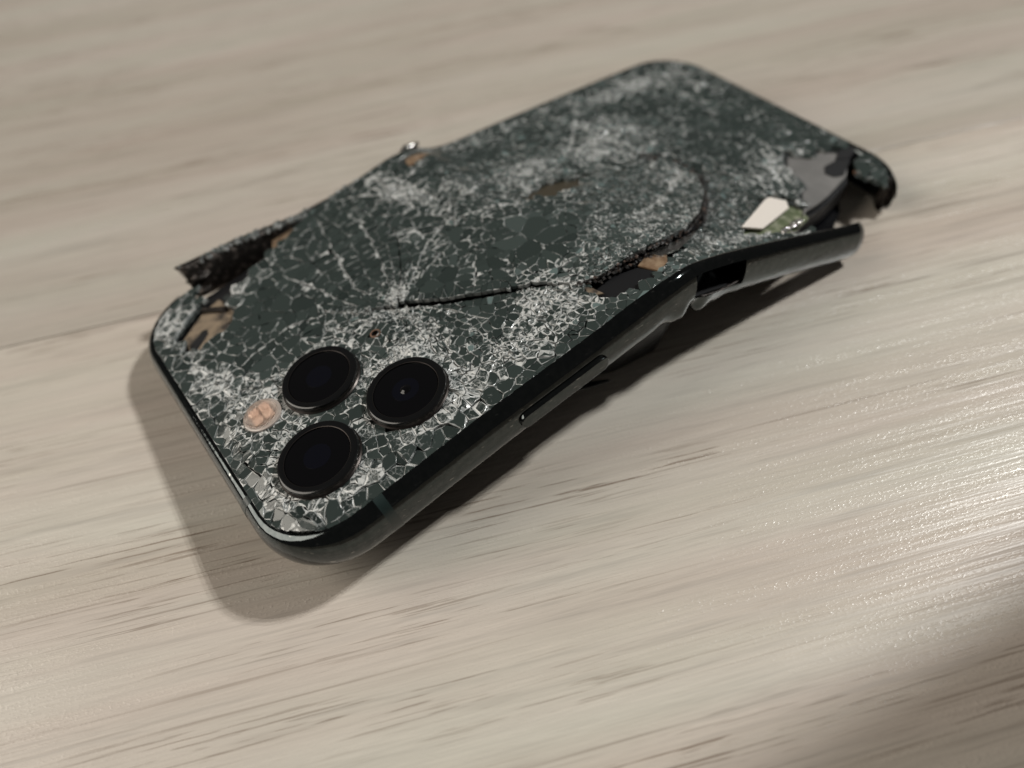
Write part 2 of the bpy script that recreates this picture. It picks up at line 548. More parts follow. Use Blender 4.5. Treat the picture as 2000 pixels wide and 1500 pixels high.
FROST = [(55, 60, 3.2, 12, 0.25, 0.95), (49.5, 47, 2.2, 7, 0.3, 0.75), (55, 14, 5, 3.5, 0, 0.65), (52, 8, 12, 4, 0, 0.6), (29, 38, 4, 5, 0.4, 0.8), (24, 33, 4, 3, 0, 0.6), (9, 33, 6, 9, 0, 0.7), (6, 44, 4, 8, 0, 0.6),
         (6, 63, 5, 7, 0, 0.95), (34, 22, 4, 5, 0, 0.75), (37, 8, 8, 3.5, 0, 0.6), (20, 62, 4, 3, 0.5, 0.85), (24, 60, 5, 3, 0, 0.55), (120, 64, 14, 3.2, 0, 0.85), (135, 56, 6, 6, 0, 0.5), (96, 46, 8, 6, 0.5, 0.75), (80, 48, 9, 5, 0.3, 0.5),
         (95, 5, 16, 3, 0, 0.7), (101, 27, 3, 9, 0, 0.55), (118, 18, 8, 8, 0, 0.55), (126, 26, 5, 8, 0, 0.4), (40, 33, 3, 3, 0, 0.5), (64, 36, 5, 2.5, 0.1, 0.6), (75, 68, 12, 3, 0, 0.5), (5, 5, 6, 6, 0, 0.25), (20, 4, 12, 2.5, 0, 0.5),
         (108, 50, 5, 9, 0.7, 0.4), (88, 14, 12, 4, 0, 0.35), (62, 50, 4, 5, 0, 0.4)]

LINES = [[(38.2, 31.1), (28.6, 40.6), (21.7, 43.8)], [(37.6, 30.1), (33.7, 20.6), (27.4, 16.9)], [(38.2, 31.1), (30.1, 31.8), (25.7, 35.3)], [(39.5, 31.5), (50.0, 40.8), (56.5, 43.5), (68.6, 37.6), (77.7, 42.8)],
         [(39.3, 26.1), (37.7, 14.3), (36.9, 6.0)], [(49.9, 50.0), (60.4, 63.7), (65.1, 70.4)], [(21.7, 43.8), (8.2, 41.9), (3.2, 44.3)], [(56.1, 32.9), (48.3, 22.7)], [(55.5, 33.7), (61.7, 31.1)],
         [(42.5, 26.0), (44.3, 15.0), (44.4, 6.8)], [(54.4, 17.1), (57.0, 23.4), (56.3, 28.4)], [(47.2, 63.7), (42.7, 45.8), (38.2, 32.0)], [(39.9, 66.1), (35.2, 42.6), (37.6, 31.9)], [(27.8, 56.3), (33.2, 37.2)],
         [(118.2, 69.2), (127.8, 60.0), (129.1, 51.3)], [(97.9, 68.8), (100.6, 49.1), (102.9, 39.0)], [(80.1, 19.0), (89.7, 21.0), (102.8, 28.5)], [(5.0, 49.0), (8.1, 32.5), (9.1, 22.4)], [(3.0, 23.4), (4.9, 13.7), (6.8, 6.9)],
         [(16.9, 8.8), (24.9, 6.7), (34.2, 6.2)]]

_rr = random.Random(21)
for (cx_, cy_, n_, r0_, r1_, a0_, a1_) in ((38.2, 31.1, 19, 1.0, 17.0, 20, 330), (57.0, 15.5, 12, 1.0, 10.0, -170, 170), (20.2, 26.8, 9, 7.0, 14.0, 40, 220), (28.8, 13.1, 9, 7.0, 13.0, -80, 120), (12.5, 12.9, 8, 7.0, 11.0, 120, 330), (54.0, 60.0, 9, 1.0, 12.0, -60, 250)):
    for i_ in range(n_):
        a_ = math.radians(a0_ + (a1_ - a0_) * (i_ + _rr.uniform(0.1, 0.9)) / n_)
        l_ = r0_ + (r1_ - r0_) * _rr.uniform(0.45, 1.0)
        b_ = a_ + _rr.uniform(-0.16, 0.16)
        p0 = (cx_ + r0_ * math.cos(a_), cy_ + r0_ * math.sin(a_))
        p1 = (cx_ + (r0_ + l_) * 0.5 * math.cos(b_), cy_ + (r0_ + l_) * 0.5 * math.sin(b_))
        p2 = (cx_ + l_ * math.cos(a_), cy_ + l_ * math.sin(a_))
        LINES.append([p0, p1, p2])
LINES = [l for l in LINES if all(1 < p[0] < LEN - 1 and 1 < p[1] < W - 1 for p in l)]
_LB = [(min(p[0] for p in l) - 2, max(p[0] for p in l) + 2, min(p[1] for p in l) - 2, max(p[1] for p in l) + 2, l) for l in LINES]

def line_d(x, v):
    d = 9.0
    for (x0, x1, y0, y1, l) in _LB:
        if x0 < x < x1 and y0 < v < y1:
            d = min(d, seg_d(x, v, l)[0])
    return d

def size_at(x, v):
    s = 2.25 - 0.85 * min(1, max(0, (x - 58) / 8)) + 0.8 * min(1, max(0, (x - 104) / 10))
    big = sum(w * blob(x, v, a, b, c, d, r) for a, b, c, d, r, w in BIG)
    fine = sum(blob(x, v, a, b, c, d, r) for a, b, c, d, r in FINE)
    s = (s + 0.9 * big) / (1 + 0.85 * min(fine, 1.0))
    return max(0.72, s)

def frost_at(x, v):
    f = sum(w * blob(x, v, a, b, c, d, r) for a, b, c, d, r, w in FROST)
    l = lens_d(x, v)
    f += 0.6 * math.exp(-((l - 7.6) / 1.5) ** 2)
    big = sum(w * blob(x, v, a, b, c, d, r) for a, b, c, d, r, w in BIG)
    f = 0.16 + 0.92 * f - 0.22 * min(big, 2.2) + 0.42 * math.exp(-(line_d(x, v) / 0.7) ** 2)
    return max(0.0, min(1.0, f))

def aniso_at(x, v):
    """angle, stretch: shards radiate from the fold cracks, scales run along the phone past the fold"""
    if x > 62 and not (v > 56 and x < 72):
        return 0.12 + 0.25 * math.sin(v * 0.09) + 0.8 * (vnoise(x / 7, v / 7) - 0.5), 2.2
    dx, dy = x - 38.2, v - 31.1
    if math.hypot(dx, dy) < 24 and lens_d(x, v) > 8:
        return math.atan2(dy, dx) + 0.9 * (vnoise(x / 6, v / 6) - 0.5), 2.3
    l = min(LENSES, key=lambda c: math.hypot(x - c[0], v - c[1]))
    return math.atan2(v - l[1], x - l[0]) + 1.6 * (vnoise(x / 6, v / 6) - 0.5), 1.9

def make_seeds():
    cell = 0.5
    grid = {}
    out = []
    def key(x, y):
        return int(x / cell), int(y / cell)
    def put(x, y):
        grid.setdefault(key(x, y), []).append((x, y))
        out.append((x, y))
    def along(poly, dd, st):
        tot = sum(math.dist(a, b) for a, b in zip(poly[:-1], poly[1:]))
        n = int(tot / st)
        acc = 0
        for i in range(n):
            s = (i + 0.5 + rng.uniform(-0.32, 0.32)) / n * tot
            acc = 0
            for a, b in zip(poly[:-1], poly[1:]):
                l = math.dist(a, b)
                if acc + l >= s:
                    t = (s - acc) / l
                    px, py = a[0] + t * (b[0] - a[0]), a[1] + t * (b[1] - a[1])
                    nx, ny = -(b[1] - a[1]) / l, (b[0] - a[0]) / l
                    k = dd * rng.uniform(0.75, 1.25)
                    put(px + nx * k, py + ny * k)
                    put(px - nx * k, py - ny * k)
                    break
                acc += l
    for c_ in ((CRACK, 0.55, 1.25), (VCRACK, 0.5, 1.0), (ARC, 0.5, 0.95)):
        along(*c_)
    cracks = (CRACK, VCRACK, ARC)
    for poly in LINES:
        along(poly, 0.4, 1.7)
    tries = 0
    fails = 0
    while tries < 90000:
        tries += 1
        x = rng.uniform(0.2, LEN - 0.2)
        y = rng.uniform(0.2, W - 0.2)
        s = size_at(x, y) * math.exp(1.5 * (vnoise(x / 3.6 + 9, y / 3.6 + 5) - 0.5) + rng.gauss(0, 0.08))
        a, k = aniso_at(x, y)
        ca, sa = math.cos(a), math.sin(a)
        rl = s * math.sqrt(k)
        rs = s / math.sqrt(k)
        R = int(rl / cell) + 1
        kx, ky = key(x, y)
        ok = True
        for i in range(kx - R, kx + R + 1):
            for j in range(ky - R, ky + R + 1):
                for (px, py) in grid.get((i, j), ()):
                    dx, dy = px - x, py - y
                    p = (dx * ca + dy * sa) / rl
                    q = (-dx * sa + dy * ca) / rs
                    if p * p + q * q < 0.72:
                        ok = False
                        break
                if not ok:
                    break
            if not ok:
                break
        if not ok:
            continue
        if min(seg_d(x, y, c)[0] for c in cracks) < 0.85:
            continue
        put(x, y)
    return out

def voronoi(seeds):
    pad = []
    for i in range(60):
        t = i / 60
        pad += [(-6 + t * (LEN + 12), -6), (-6 + t * (LEN + 12), W + 6)]
    for i in range(30):
        t = i / 30
        pad += [(-6, -6 + t * (W + 12)), (LEN + 6, -6 + t * (W + 12))]
    pts = seeds + pad
    r = delaunay_2d_cdt([Vector(p) for p in pts], [], [], 0, 1e-6)
    vs, fs, orig = r[0], r[2], r[3]
    around = {}
    cc = []
    for fi, f in enumerate(fs):
        (ax, ay), (bx, by), (cx, cy) = vs[f[0]], vs[f[1]], vs[f[2]]
        d = 2 * (ax * (by - cy) + bx * (cy - ay) + cx * (ay - by))
        if abs(d) < 1e-9:
            cc.append(((ax + bx + cx) / 3, (ay + by + cy) / 3))
        else:
            a2, b2, c2 = ax * ax + ay * ay, bx * bx + by * by, cx * cx + cy * cy
            cc.append(((a2 * (by - cy) + b2 * (cy - ay) + c2 * (ay - by)) / d, (a2 * (cx - bx) + b2 * (ax - cx) + c2 * (bx - ax)) / d))
        for i in f:
            around.setdefault(i, []).append(fi)
    cells = []
    for i, fl in around.items():
        if not orig[i] or orig[i][0] >= len(seeds):
            continue
        sx, sy = vs[i]
        poly = sorted((cc[f] for f in fl), key=lambda p: math.atan2(p[1] - sy, p[0] - sx))
        cells.append(((sx, sy), poly))
    return cells

def clip(poly, conv):
    out = poly
    n = len(conv)
    for i in range(n):
        a, b = conv[i], conv[(i + 1) % n]
        ex, ey = b[0] - a[0], b[1] - a[1]
        if not out:
            break
        new = []
        for j in range(len(out)):
            p, q = out[j - 1], out[j]
            dp = ex * (p[1] - a[1]) - ey * (p[0] - a[0])
            dq = ex * (q[1] - a[1]) - ey * (q[0] - a[0])
            if dp >= 0:
                if dq >= 0:
                    new.append(q)
                else:
                    t = dp / (dp - dq)
                    new.append((p[0] + t * (q[0] - p[0]), p[1] + t * (q[1] - p[1])))
            elif dq >= 0:
                t = dp / (dp - dq)
                new.append((p[0] + t * (q[0] - p[0]), p[1] + t * (q[1] - p[1])))
                new.append(q)
        out = new
    return out

def area(poly):
    return 0.5 * sum(poly[i - 1][0] * poly[i][1] - poly[i][0] * poly[i - 1][1] for i in range(len(poly)))

# ------------------------------------------------------------------ phone root
phone = bpy.data.objects.new('smartphone', None)
phone.empty_display_size = 0.01
COL.objects.link(phone)
tag(phone, label='bent dark green smartphone lying face down with shattered back glass and three lenses', category='smartphone')

def slab(name, outline, top, thick, mat, parent, step=2.0, dzf=None, smooth=False, mats=None):
    """closed slab that follows the bent phone: outline in (x, v), top offset and thickness in mm"""
    xs = [p[0] for p in outline]
    ys = [p[1] for p in outline]
    dens = []
    for a, b in zip(outline, outline[1:] + outline[:1]):
        n = max(1, int(math.dist(a, b) / step))
        for i in range(n):
            dens.append((a[0] + (b[0] - a[0]) * i / n, a[1] + (b[1] - a[1]) * i / n))
    pts = list(dens)
    x = min(xs) + step * 0.5
    while x < max(xs):
        y = min(ys) + step * 0.5
        while y < max(ys):
            if inpoly(x, y, dens) and min((x - a) ** 2 + (y - b) ** 2 for a, b in dens) > (0.4 * step) ** 2:
                pts.append((x, y))
            y += step
        x += step
    nb = len(dens)
    r = delaunay_2d_cdt([Vector(p) for p in pts], [(i, (i + 1) % nb) for i in range(nb)], [], 1, 1e-6)
    vs, es, fs = r[0], r[1], r[2]
    # keep only triangles inside
    fs = [f for f in fs if inpoly(sum(vs[i][0] for i in f) / 3, sum(vs[i][1] for i in f) / 3, dens)]
    V, F = [], []
    n = len(vs)
    for p in vs:
        t = top + (dzf(p[0], p[1]) if dzf else 0)
        V.append(P(p[0], p[1], t))
    for p in vs:
        t = top + (dzf(p[0], p[1]) if dzf else 0)
        V.append(P(p[0], p[1], t - thick))
    cnt = {}
    for f in fs:
        F.append(tuple(f))
        F.append(tuple(i + n for i in reversed(f)))
        for a, b in zip(f, list(f[1:]) + [f[0]]):
            cnt[(a, b)] = 1
    for (a, b) in cnt:
        if (b, a) not in cnt:
            F.append((b, a, a + n, b + n))
    return mesh_obj(name, V, F, mat, parent, smooth)

# ------------------------------------------------------------------ chassis, display
NOTCH_CUT = [(LEN - 3, 14.0), (136.5, 13.0), (132, 9.4), (124, 7.6), (116, 6.4), (110.5, 4.2), (105, 2.6)]
chassis_out = [(2.6, 12), (5, 6), (12, 2.6), (60, 2.6), (80, 2.6)] + NOTCH_CUT[::-1] + [(LEN - 2.4, 30), (LEN - 2.4, 60), (LEN - 6, 67), (130, W - 2.4), (74, W - 2.4), (60, W - 3.5), (40, W - 3.0), (18, W - 3.4), (12, 68.0), (7, 65), (2.6, 58)]
chassis = slab('chassis', chassis_out, -2.1, 3.6, M_MATTEBLACK, phone, step=2.5)
disp = slab('display', [(3, 12), (12, 3), (64, 2.2), (90, 2.2), (108, 2.0), (116, 2.6), (123, 4.2), (129, 7.4), (134, 12), (LEN - 3, 18), (LEN - 2.2, 60), (130, W - 2.2), (74, W - 2.2), (40, W - 3), (18, W - 3.6), (12, 67.6), (7.4, 64.5), (3, 58)], -6.7, 1.0, M_BLACK, phone, step=3)

# ------------------------------------------------------------------ back glass
BACKING = [p for p in GLASS]
hole_polys = list(HOLES.values())
def in_hole(x, v):
    return any(inpoly(x, v, h) for h in hole_polys)

def backing_mesh():
    st = 0.6
    nx, ny = int((LEN - 2.4) / st), int((W - 2.4) / st)
    idx, V, F = {}, [], []
    def vid(i, j):
        if (i, j) not in idx:
            x, y = 1.3 + i * st, 1.3 + j * st
            vo = vout(x) * max(0, 1 - y / 12)
            p = P(x, y, -0.72 + lift(x, y) * 0.9)
            idx[(i, j)] = len(V)
            V.append((p[0], p[1] + vo, p[2]))
        return idx[(i, j)]
    for i in range(nx):
        for j in range(ny):
            x, y = 1.3 + (i + 0.5) * st, 1.3 + (j + 0.5) * st
            if not inpoly(x, y, GLASS) or in_hole(x, y):
                continue
            if min(seg_d(x, y, CRACK)[0], seg_d(x, y, ARC)[0]) < 0.5:
                continue
            F.append((vid(i, j), vid(i + 1, j), vid(i + 1, j + 1), vid(i, j + 1)))
    return V, F
bv_, bf_ = backing_mesh()
glass = mesh_obj('back_glass', bv_, bf_, M_BACK, phone)

seeds = make_seeds()
cells = voronoi(seeds)
def push(p, poly, side, gap):
    best = None
    for a, b in zip(poly[:-1], poly[1:]):
        dx, dy = b[0] - a[0], b[1] - a[1]
        l2 = dx * dx + dy * dy
        t = max(0, min(1, ((p[0] - a[0]) * dx + (p[1] - a[1]) * dy) / l2))
        c = (a[0] + t * dx, a[1] + t * dy)
        d = math.dist(c, p)
        if best is None or d < best[0]:
            l = math.sqrt(l2)
            best = (d, c, (-dy / l, dx / l))
    _, c, n = best
    return (c[0] + n[0] * side * gap, c[1] + n[1] * side * gap)

GAPS = ((CRACK, lambda f: 0.42 * min(1, 5 * f + 0.75) * (1 - f) ** 0.8 + 0.02),
        (VCRACK, lambda f: 0.16 * (1 - 0.5 * f)),
        (ARC, lambda f: 0.2 + 0.4 * math.sin(math.pi * f)))
def warp(x, y):
    k = 0.3
    return (x + k * (vnoise(x / 1.9, y / 1.9) - 0.5) * 2, y + k * (vnoise(x / 1.9 + 77, y / 1.9 + 31) - 0.5) * 2)

shards = []
for (sx, sy), poly in cells:
    if not (0 <= sx <= LEN and 0 <= sy <= W):
        continue
    if any(not (-3 < p[0] < LEN + 3 and -3 < p[1] < W + 3) for p in poly) or not all(inpoly(p[0], p[1], GLASS) for p in poly):
        poly = clip(poly, GLASS)
    if len(poly) < 3:
        continue
    # merge near-duplicate corners
    q = []
    for p in poly:
        if not q or math.dist(p, q[-1]) > 0.06:
            q.append(p)
    if len(q) > 2 and math.dist(q[0], q[-1]) < 0.06:
        q.pop()
    if len(q) < 3:
        continue
    A = area(q)
    if A < 0.04:
        continue
    cx = sum(p[0] for p in q) / len(q)
    cy = sum(p[1] for p in q) / len(q)
    if in_hole(cx, cy) or lens_d(cx, cy) < 5.6 or math.hypot(cx - 9.6, cy - 28.1) < 2.4 or math.hypot(cx - 31.8, cy - 28.4) < 0.6:
        continue
    q2 = []
    for a, b in zip(q, q[1:] + q[:1]):
        q2.append(warp(*a))
        l = math.dist(a, b)
        if l > 0.55:
            n_ = 2 if l < 1.6 else 3
            key = random.Random(int((a[0] + b[0]) * 5000) * 31 + int((a[1] + b[1]) * 5000))
            for i_ in range(1, n_):
                t = i_ / n_
                o_ = key.uniform(-0.07, 0.07) * l
                sgn = 1 if (a < b) else -1
                nx_, ny_ = -(b[1] - a[1]) / l * sgn, (b[0] - a[0]) / l * sgn
                q2.append(warp(a[0] + (b[0] - a[0]) * t + nx_ * o_, a[1] + (b[1] - a[1]) * t + ny_ * o_))
    if max(seg_d(cx, cy, c_[0])[0] < 2.0 for c_ in GAPS) == 0 and min(cx, LEN - cx, cy, W - cy) > 3.0:
        q = q2
    # open the big tears
    for line, gf in GAPS:
        d, s, f = seg_d(cx, cy, line)
        if d > 3.0:
            continue
        q2 = []
        for p in q:
            dp, sp, fp = seg_d(p[0], p[1], line)
            gap = gf(fp)
            if dp < gap + 0.05:
                p = push(p, line, s, gap * rng.uniform(0.8, 1.25))
            q2.append(p)
        q = q2
    A = area(q)
    if A < 0.03:
        continue
    shards.append((A, cx, cy, q))

def shard_geo(A, cx, cy, q):
    inr = min(abs((b[0] - a[0]) * (cy - a[1]) - (b[1] - a[1]) * (cx - a[0])) / (math.dist(a, b) + 1e-9) for a, b in zip(q, q[1:] + q[:1]))
    inr = max(inr, 0.05)
    fr = frost_at(cx, cy)
    a_, k_ = aniso_at(cx, cy)
    ca, sa = math.cos(a_), math.sin(a_)
    cl = vnoise((cx * ca + cy * sa) / 4.2, (-cx * sa + cy * ca) / 1.7) * 0.6 + vnoise(cx / 1.3 + 50, cy / 1.3) * 0.4
    p_white = max(0.0, min(1.0, fr * 1.15 + (cl - 0.5) * 1.9 - 0.12))
    fr = max(0.0, min(1.0, 0.45 * fr + 0.62 * p_white + rng.uniform(-0.15, 0.12)))
    w = 0.03 + 0.11 * fr * rng.uniform(0.4, 1.5) + (0.015 if A > 4 else 0)
    k = 1 - min(0.5, w / inr)
    ks = 1 - min(0.25, 0.018 / inr)
    li = lift(cx, cy)
    n = nrm(cx, cy)
    tilt = 0.03 + 0.09 * fr + (0.06 if A < 2 else 0)
    tx, ty = rng.gauss(0, tilt), rng.gauss(0, tilt)
    if A > 4:
        tx *= 0.45
        ty *= 0.45
    hz = rng.uniform(-0.04, 0.05)
    z0 = H0(cx, cy)
    vo = vout(cx) * max(0, 1 - cy / 12)
    bump = 0.0
    ld = lens_d(cx, cy)
    def pt(px, py, dz):
        dx, dy = px - cx, py - cy
        z = H0(px, py) * 0.35 + (z0 - (n.x * dx + n.y * dy) / n.z) * 0.65
        z += tx * dx + ty * dy + li + hz
        return (px + n.x * dz, py + vo + n.y * dz, z + n.z * dz)
    V, F, mi = [], [], []
    m = len(q)
    ch = min(0.16, w * rng.uniform(0.35, 0.9))
    jit = [rng.choice((0.3, 0.6, 1.0, 1.4, 2.4)) * rng.uniform(0.8, 1.2) for _ in q]
    for i, p in enumerate(q):
        kk = 1 - (1 - k) * jit[i]
        V.append(pt(cx + (p[0] - cx) * kk, cy + (p[1] - cy) * kk, 0.0))
    for p in q:
        V.append(pt(cx + (p[0] - cx) * ks, cy + (p[1] - cy) * ks, -ch))
    for p in q:
        V.append(pt(cx + (p[0] - cx) * ks, cy + (p[1] - cy) * ks, -0.75))
    F.append(tuple(range(m)))
    mi.append(0)
    frl = [fr]
    for i in range(m):
        j = (i + 1) % m
        mx_, my_ = (q[i][0] + q[j][0]) / 2, (q[i][1] + q[j][1]) / 2
        e_ = max(0.0, min(1.0, 0.22 + 0.75 * fr + 1.1 * (vnoise(mx_ / 0.8 + 200, my_ / 0.8) - 0.5) + rng.uniform(-0.22, 0.22)))
        if line_d(mx_, my_) < 0.3:
            e_ = max(e_, rng.uniform(0.6, 1.0))
        if cx > 62 and A < 2.5:
            e_ = min(1.0, e_ + 0.06)
        frl += [e_, e_ * 0.6]
        F.append((i, i + m, j + m, j))
        mi.append(1)
        F.append((i + m, i + 2 * m, j + 2 * m, j + m))
        mi.append(1)
    tone = min(1.0, max(0.0, rng.gauss(0.35 + 0.3 * min(1, max(0, (cx - 58) / 10)) * (1 if A < 2.5 else 0.15), 0.13) + (0.5 if rng.random() < 0.045 and A < 2 else 0)))
    return V, F, mi, frl, tone

shards.sort(key=lambda s: -s[0])
V_all, F_all, M_all, FR, TN = [], [], [], [], []
for i, (A, cx, cy, q) in enumerate(shards):
    V, F, mi, fr, tone = shard_geo(A, cx, cy, q)
    if i < 290:
        mesh_obj('glass_shard', V, F, [M_SHARD, M_CRUSH], glass, mat_idx=mi, attr={'frost': fr, 'tone': [tone] * len(F)})
    else:
        b0 = len(V_all)
        V_all += V
        F_all += [tuple(a + b0 for a in f) for f in F]
        M_all += mi
        FR += fr
        TN += [tone] * len(F)
mos = mesh_obj('glass_splinters', V_all, F_all, [M_SHARD, M_CRUSH], glass, mat_idx=M_all, attr={'frost': FR, 'tone': TN})
tag(mos, kind='stuff')
print('shards', len(shards), 'tris', len(F_all) * 2)

# ------------------------------------------------------------------ frame rails
def rail_profile():
    pr = [(-2.3, -1.2), (-1.8, -0.5), (-1.32, -0.06)]
    for i in range(1, 20):
        a = math.radians(90 - 180 * i / 20)
        c = max(0, math.cos(a)) ** 0.9
        s = math.copysign(abs(math.sin(a)) ** 0.95, math.sin(a))
        pr.append((-1.3 + 2.4 * c, -4.03 + 3.97 * s))
    pr += [(-1.3, -8.0), (-1.9, -7.9), (-2.3, -7.2)]
    return pr
PROF = rail_profile()

def corner(cx, cy, r, a0, a1, n):
    out = []
    for i in range(n + 1):
        a = math.radians(a0 + (a1 - a0) * i / n)
        out.append(((cx + r * math.cos(a), cy + r * math.sin(a)), (math.cos(a), math.sin(a))))
    return out

def rail(name, path, zf, mat, parent, drop=None, dent=None, ragged=(False, False), mats=None, midx=None, tilt=True):
    V, F = [], []
    npr = len(PROF)
    for si, ((x, y), (nx, ny)) in enumerate(path):
        zt = zf(x, y)
        nm = nrm(min(max(x, 1), LEN - 1), min(max(y, 1), W - 1)) if tilt else Vector((0, 0, 1))
        for pi, (n, dz) in enumerate(PROF):
            jx = 0
            if ragged[0] and si == 0 or ragged[1] and si == len(path) - 1:
                jx = rng.uniform(-0.7, 0.7)
            ddx, ddz = dent(x, pi) if dent else (0, 0)
            tx, ty = -ny, nx
            d_ = dz + ddz
            V.append((x + nx * (n + ddx) + tx * jx + nm.x * d_, y + ny * (n + ddx) + ty * jx + nm.y * d_, zt + nm.z * d_))
    mi = []
    for s in range(len(path) - 1):
        for i in range(npr):
            j = (i + 1) % npr
            if drop and drop((path[s][0][0] + path[s + 1][0][0]) / 2, i):
                continue
            F.append((s * npr + i, s * npr + j, (s + 1) * npr + j, (s + 1) * npr + i))
            mi.append(midx((path[s][0][0] + path[s + 1][0][0]) / 2, path[s][0][1], i) if midx else 0)
    F.append(tuple(range(npr))[::-1])
    mi.append(len(mats) - 1 if mats else 0)
    F.append(tuple((len(path) - 1) * npr + i for i in range(npr)))
    mi.append(len(mats) - 1 if mats else 0)
    return mesh_obj(name, V, F, mats or mat, parent, True, mat_idx=mi)

R = 12.0
# 1. camera end, near corner and the long near rail up to its torn end
path = []
path += corner(R, W - R, R, 100, 180, 9)
ys = np.linspace(W - R, R, 16)[1:-1]
path += [((0.0, float(y)), (-1.0, 0.0)) for y in ys]
path += corner(R, R, R, 180, 270, 12)
for x in np.concatenate([np.arange(13, 66, 1.5), np.arange(66, 93, 0.5), np.arange(93, 121.2, 1.0)]):
    x = float(x)
    path.append(((x, vout(x)), (0.0, -1.0)))
def zrail(x, y):
    return H0(x, min(max(y, 0), W))
SLOT0, SLOT1 = 76.6, 89.2
def drop_slot(x, i):
    return SLOT0 < x < SLOT1 and 7 <= i <= 13
def dent_near(x, pi):
    dn, dz = 0, 0
    if 56 < x < 94:
        n, z = PROF[pi]
        low = max(0, (-z - 4.6) / 3.4)
        amp = math.exp(-((x - 77) / 10) ** 2)
        dz -= low * amp * (0.9 + 0.9 * math.sin(x * 0.55) + 0.5 * math.sin(x * 1.27 + 1))
        dn += low * amp * (0.5 * math.sin(x * 0.8))
        up_ = max(0, (z + 4) / 4)
        dn += up_ * 0.55 * math.exp(-((x - 71.5) / 5.0) ** 2)
    return dn, dz
near_rail = rail('frame_rail', path, zrail, M_FRAME, phone, drop=drop_slot, dent=dent_near, ragged=(True, False), mats=[M_FRAME, M_BRUISED])
tag(near_rail, label='polished rail round the camera end, buckled at the fold and torn off near the far end')

# 2. far rail piece sprung loose at the camera end
FRX = [12.4, 18.6, 24.1, 30.6, 37.2, 45.0, 52, 60, 66.5]
FRZ = [14.8, 14.6, 14.7, 14.3, 14.0, 14.6, 15.6, 16.9, 16.8]
FRV = [72.9, 72.9, 72.8, 72.5, 72.0, 71.5, W, W, W]
path2 = []
for x in np.arange(66.5, 12.3, -1.2):
    path2.append(((float(x), float(np.interp(x, FRX, FRV))), (0.0, 1.0)))
far_loose = rail('frame_rail', path2, lambda x, y: float(np.interp(x, FRX, FRZ)), M_FRAME, phone, ragged=(True, True), mats=[M_FRAME, M_BRUISED],
                 midx=lambda x, y, i: 1 if (i <= 1 or i >= len(PROF) - 2) else 0)
tag(far_loose, label='rail piece sprung up and torn loose beside the black hole')

# 3. far rail, far end and the chipped corner
path3 = []
path3 += corner(LEN - R, R, R, -52, 0, 8)
path3 += [((LEN, float(y)), (1.0, 0.0)) for y in np.linspace(R, W - R, 14)[1:-1]]
path3 += corner(LEN - R, W - R, R, 0, 90, 10)
path3 += [((float(x), W), (0.0, 1.0)) for x in np.arange(LEN - R - 1.5, 65.0, -1.5)]
def zfar(x, y):
    z = H0(x, min(max(y, 0), W))
    return z
far_rail = rail('frame_rail', path3, zfar, M_FRAME, phone, ragged=(True, True), mats=[M_FRAME, M_BRUISED])
tag(far_rail, label='rail round the far end with a chipped corner')

# shattered glass crumbs left on the loose rail piece and on the chipped corner
def rail_crumbs(pts, zfun, s=0.55):
    V, F, mi, FRv, TNv = [], [], [], [], []
    for (x, y) in pts:
        k = rng.randint(4, 6)
        r = s * rng.uniform(0.5, 1.25)
        a0 = rng.random() * 6
        tx, ty = rng.gauss(0, 0.22), rng.gauss(0, 0.22)
        z = zfun(x, y)
        b0 = len(V)
        for ring, (rr, dz) in enumerate(((0.72, 0.28), (1.0, 0.1), (1.0, -0.4))):
            for i in range(k):
                a = a0 + i / k * 2 * math.pi
                dx, dy = r * rr * math.cos(a) * 1.3, r * rr * math.sin(a)
                V.append((x + dx, y + dy, z + dz + tx * dx + ty * dy))
        F.append(tuple(b0 + i for i in range(k)))
        mi.append(0)
        for i in range(k):
            j = (i + 1) % k
            F.append((b0 + i, b0 + i + k, b0 + j + k, b0 + j))
            F.append((b0 + i + k, b0 + i + 2 * k, b0 + j + 2 * k, b0 + j + k))
            mi += [1, 1]
        fr = rng.uniform(0.3, 0.9)
        while len(FRv) < len(F):
            FRv.append(fr)
            TNv.append(rng.uniform(0.3, 0.9))
    return V, F, mi, FRv, TNv
pts = []
for i in range(90):
    x = rng.uniform(16, 52)
    pts.append((x, float(np.interp(x, FRX, FRV)) - rng.uniform(0.7, 2.4)))
v_, f_, m_, a_, t_ = rail_crumbs(pts, lambda x, y: float(np.interp(x, FRX, FRZ)) - 0.12, 0.42)
cr = mesh_obj('glass_crumbs', v_, f_, [M_SHARD, M_CRUSH], far_loose, mat_idx=m_, attr={'frost': a_, 'tone': t_})
tag(cr, kind='stuff')

# antenna bands: slivers lying on the rail skin
def band(x0, x1, axis):
    V, F = [], []
    npts = [i for i in range(2, len(PROF) - 3)]
    for s, a in enumerate((x0, x1)):
        for i in npts:
            n, dz = PROF[i]
            n2, dz2 = n + 0.025, dz + (0.02 if dz > -4 else -0.02)
            nm = nrm(a, 1) if axis == 'x' else nrm(1, a)
            if axis == 'x':
                V.append((a + nm.x * dz2, -n2 + nm.y * dz2, zrail(a, 0) + nm.z * dz2))
            else:
                V.append((-n2 + nm.x * dz2, a + nm.y * dz2, zrail(0, a) + nm.z * dz2))
    k = len(npts)
    for i in range(k - 1):
        F.append((i, i + 1, i + 1 + k, i + k))
    if axis == 'x':
        F = [tuple(reversed(f)) for f in F]
    return mesh_obj('antenna_band', V, F, M_BAND, near_rail, True)
band(14.9, 16.5, 'x')
band(15.2, 16.8, 'y')

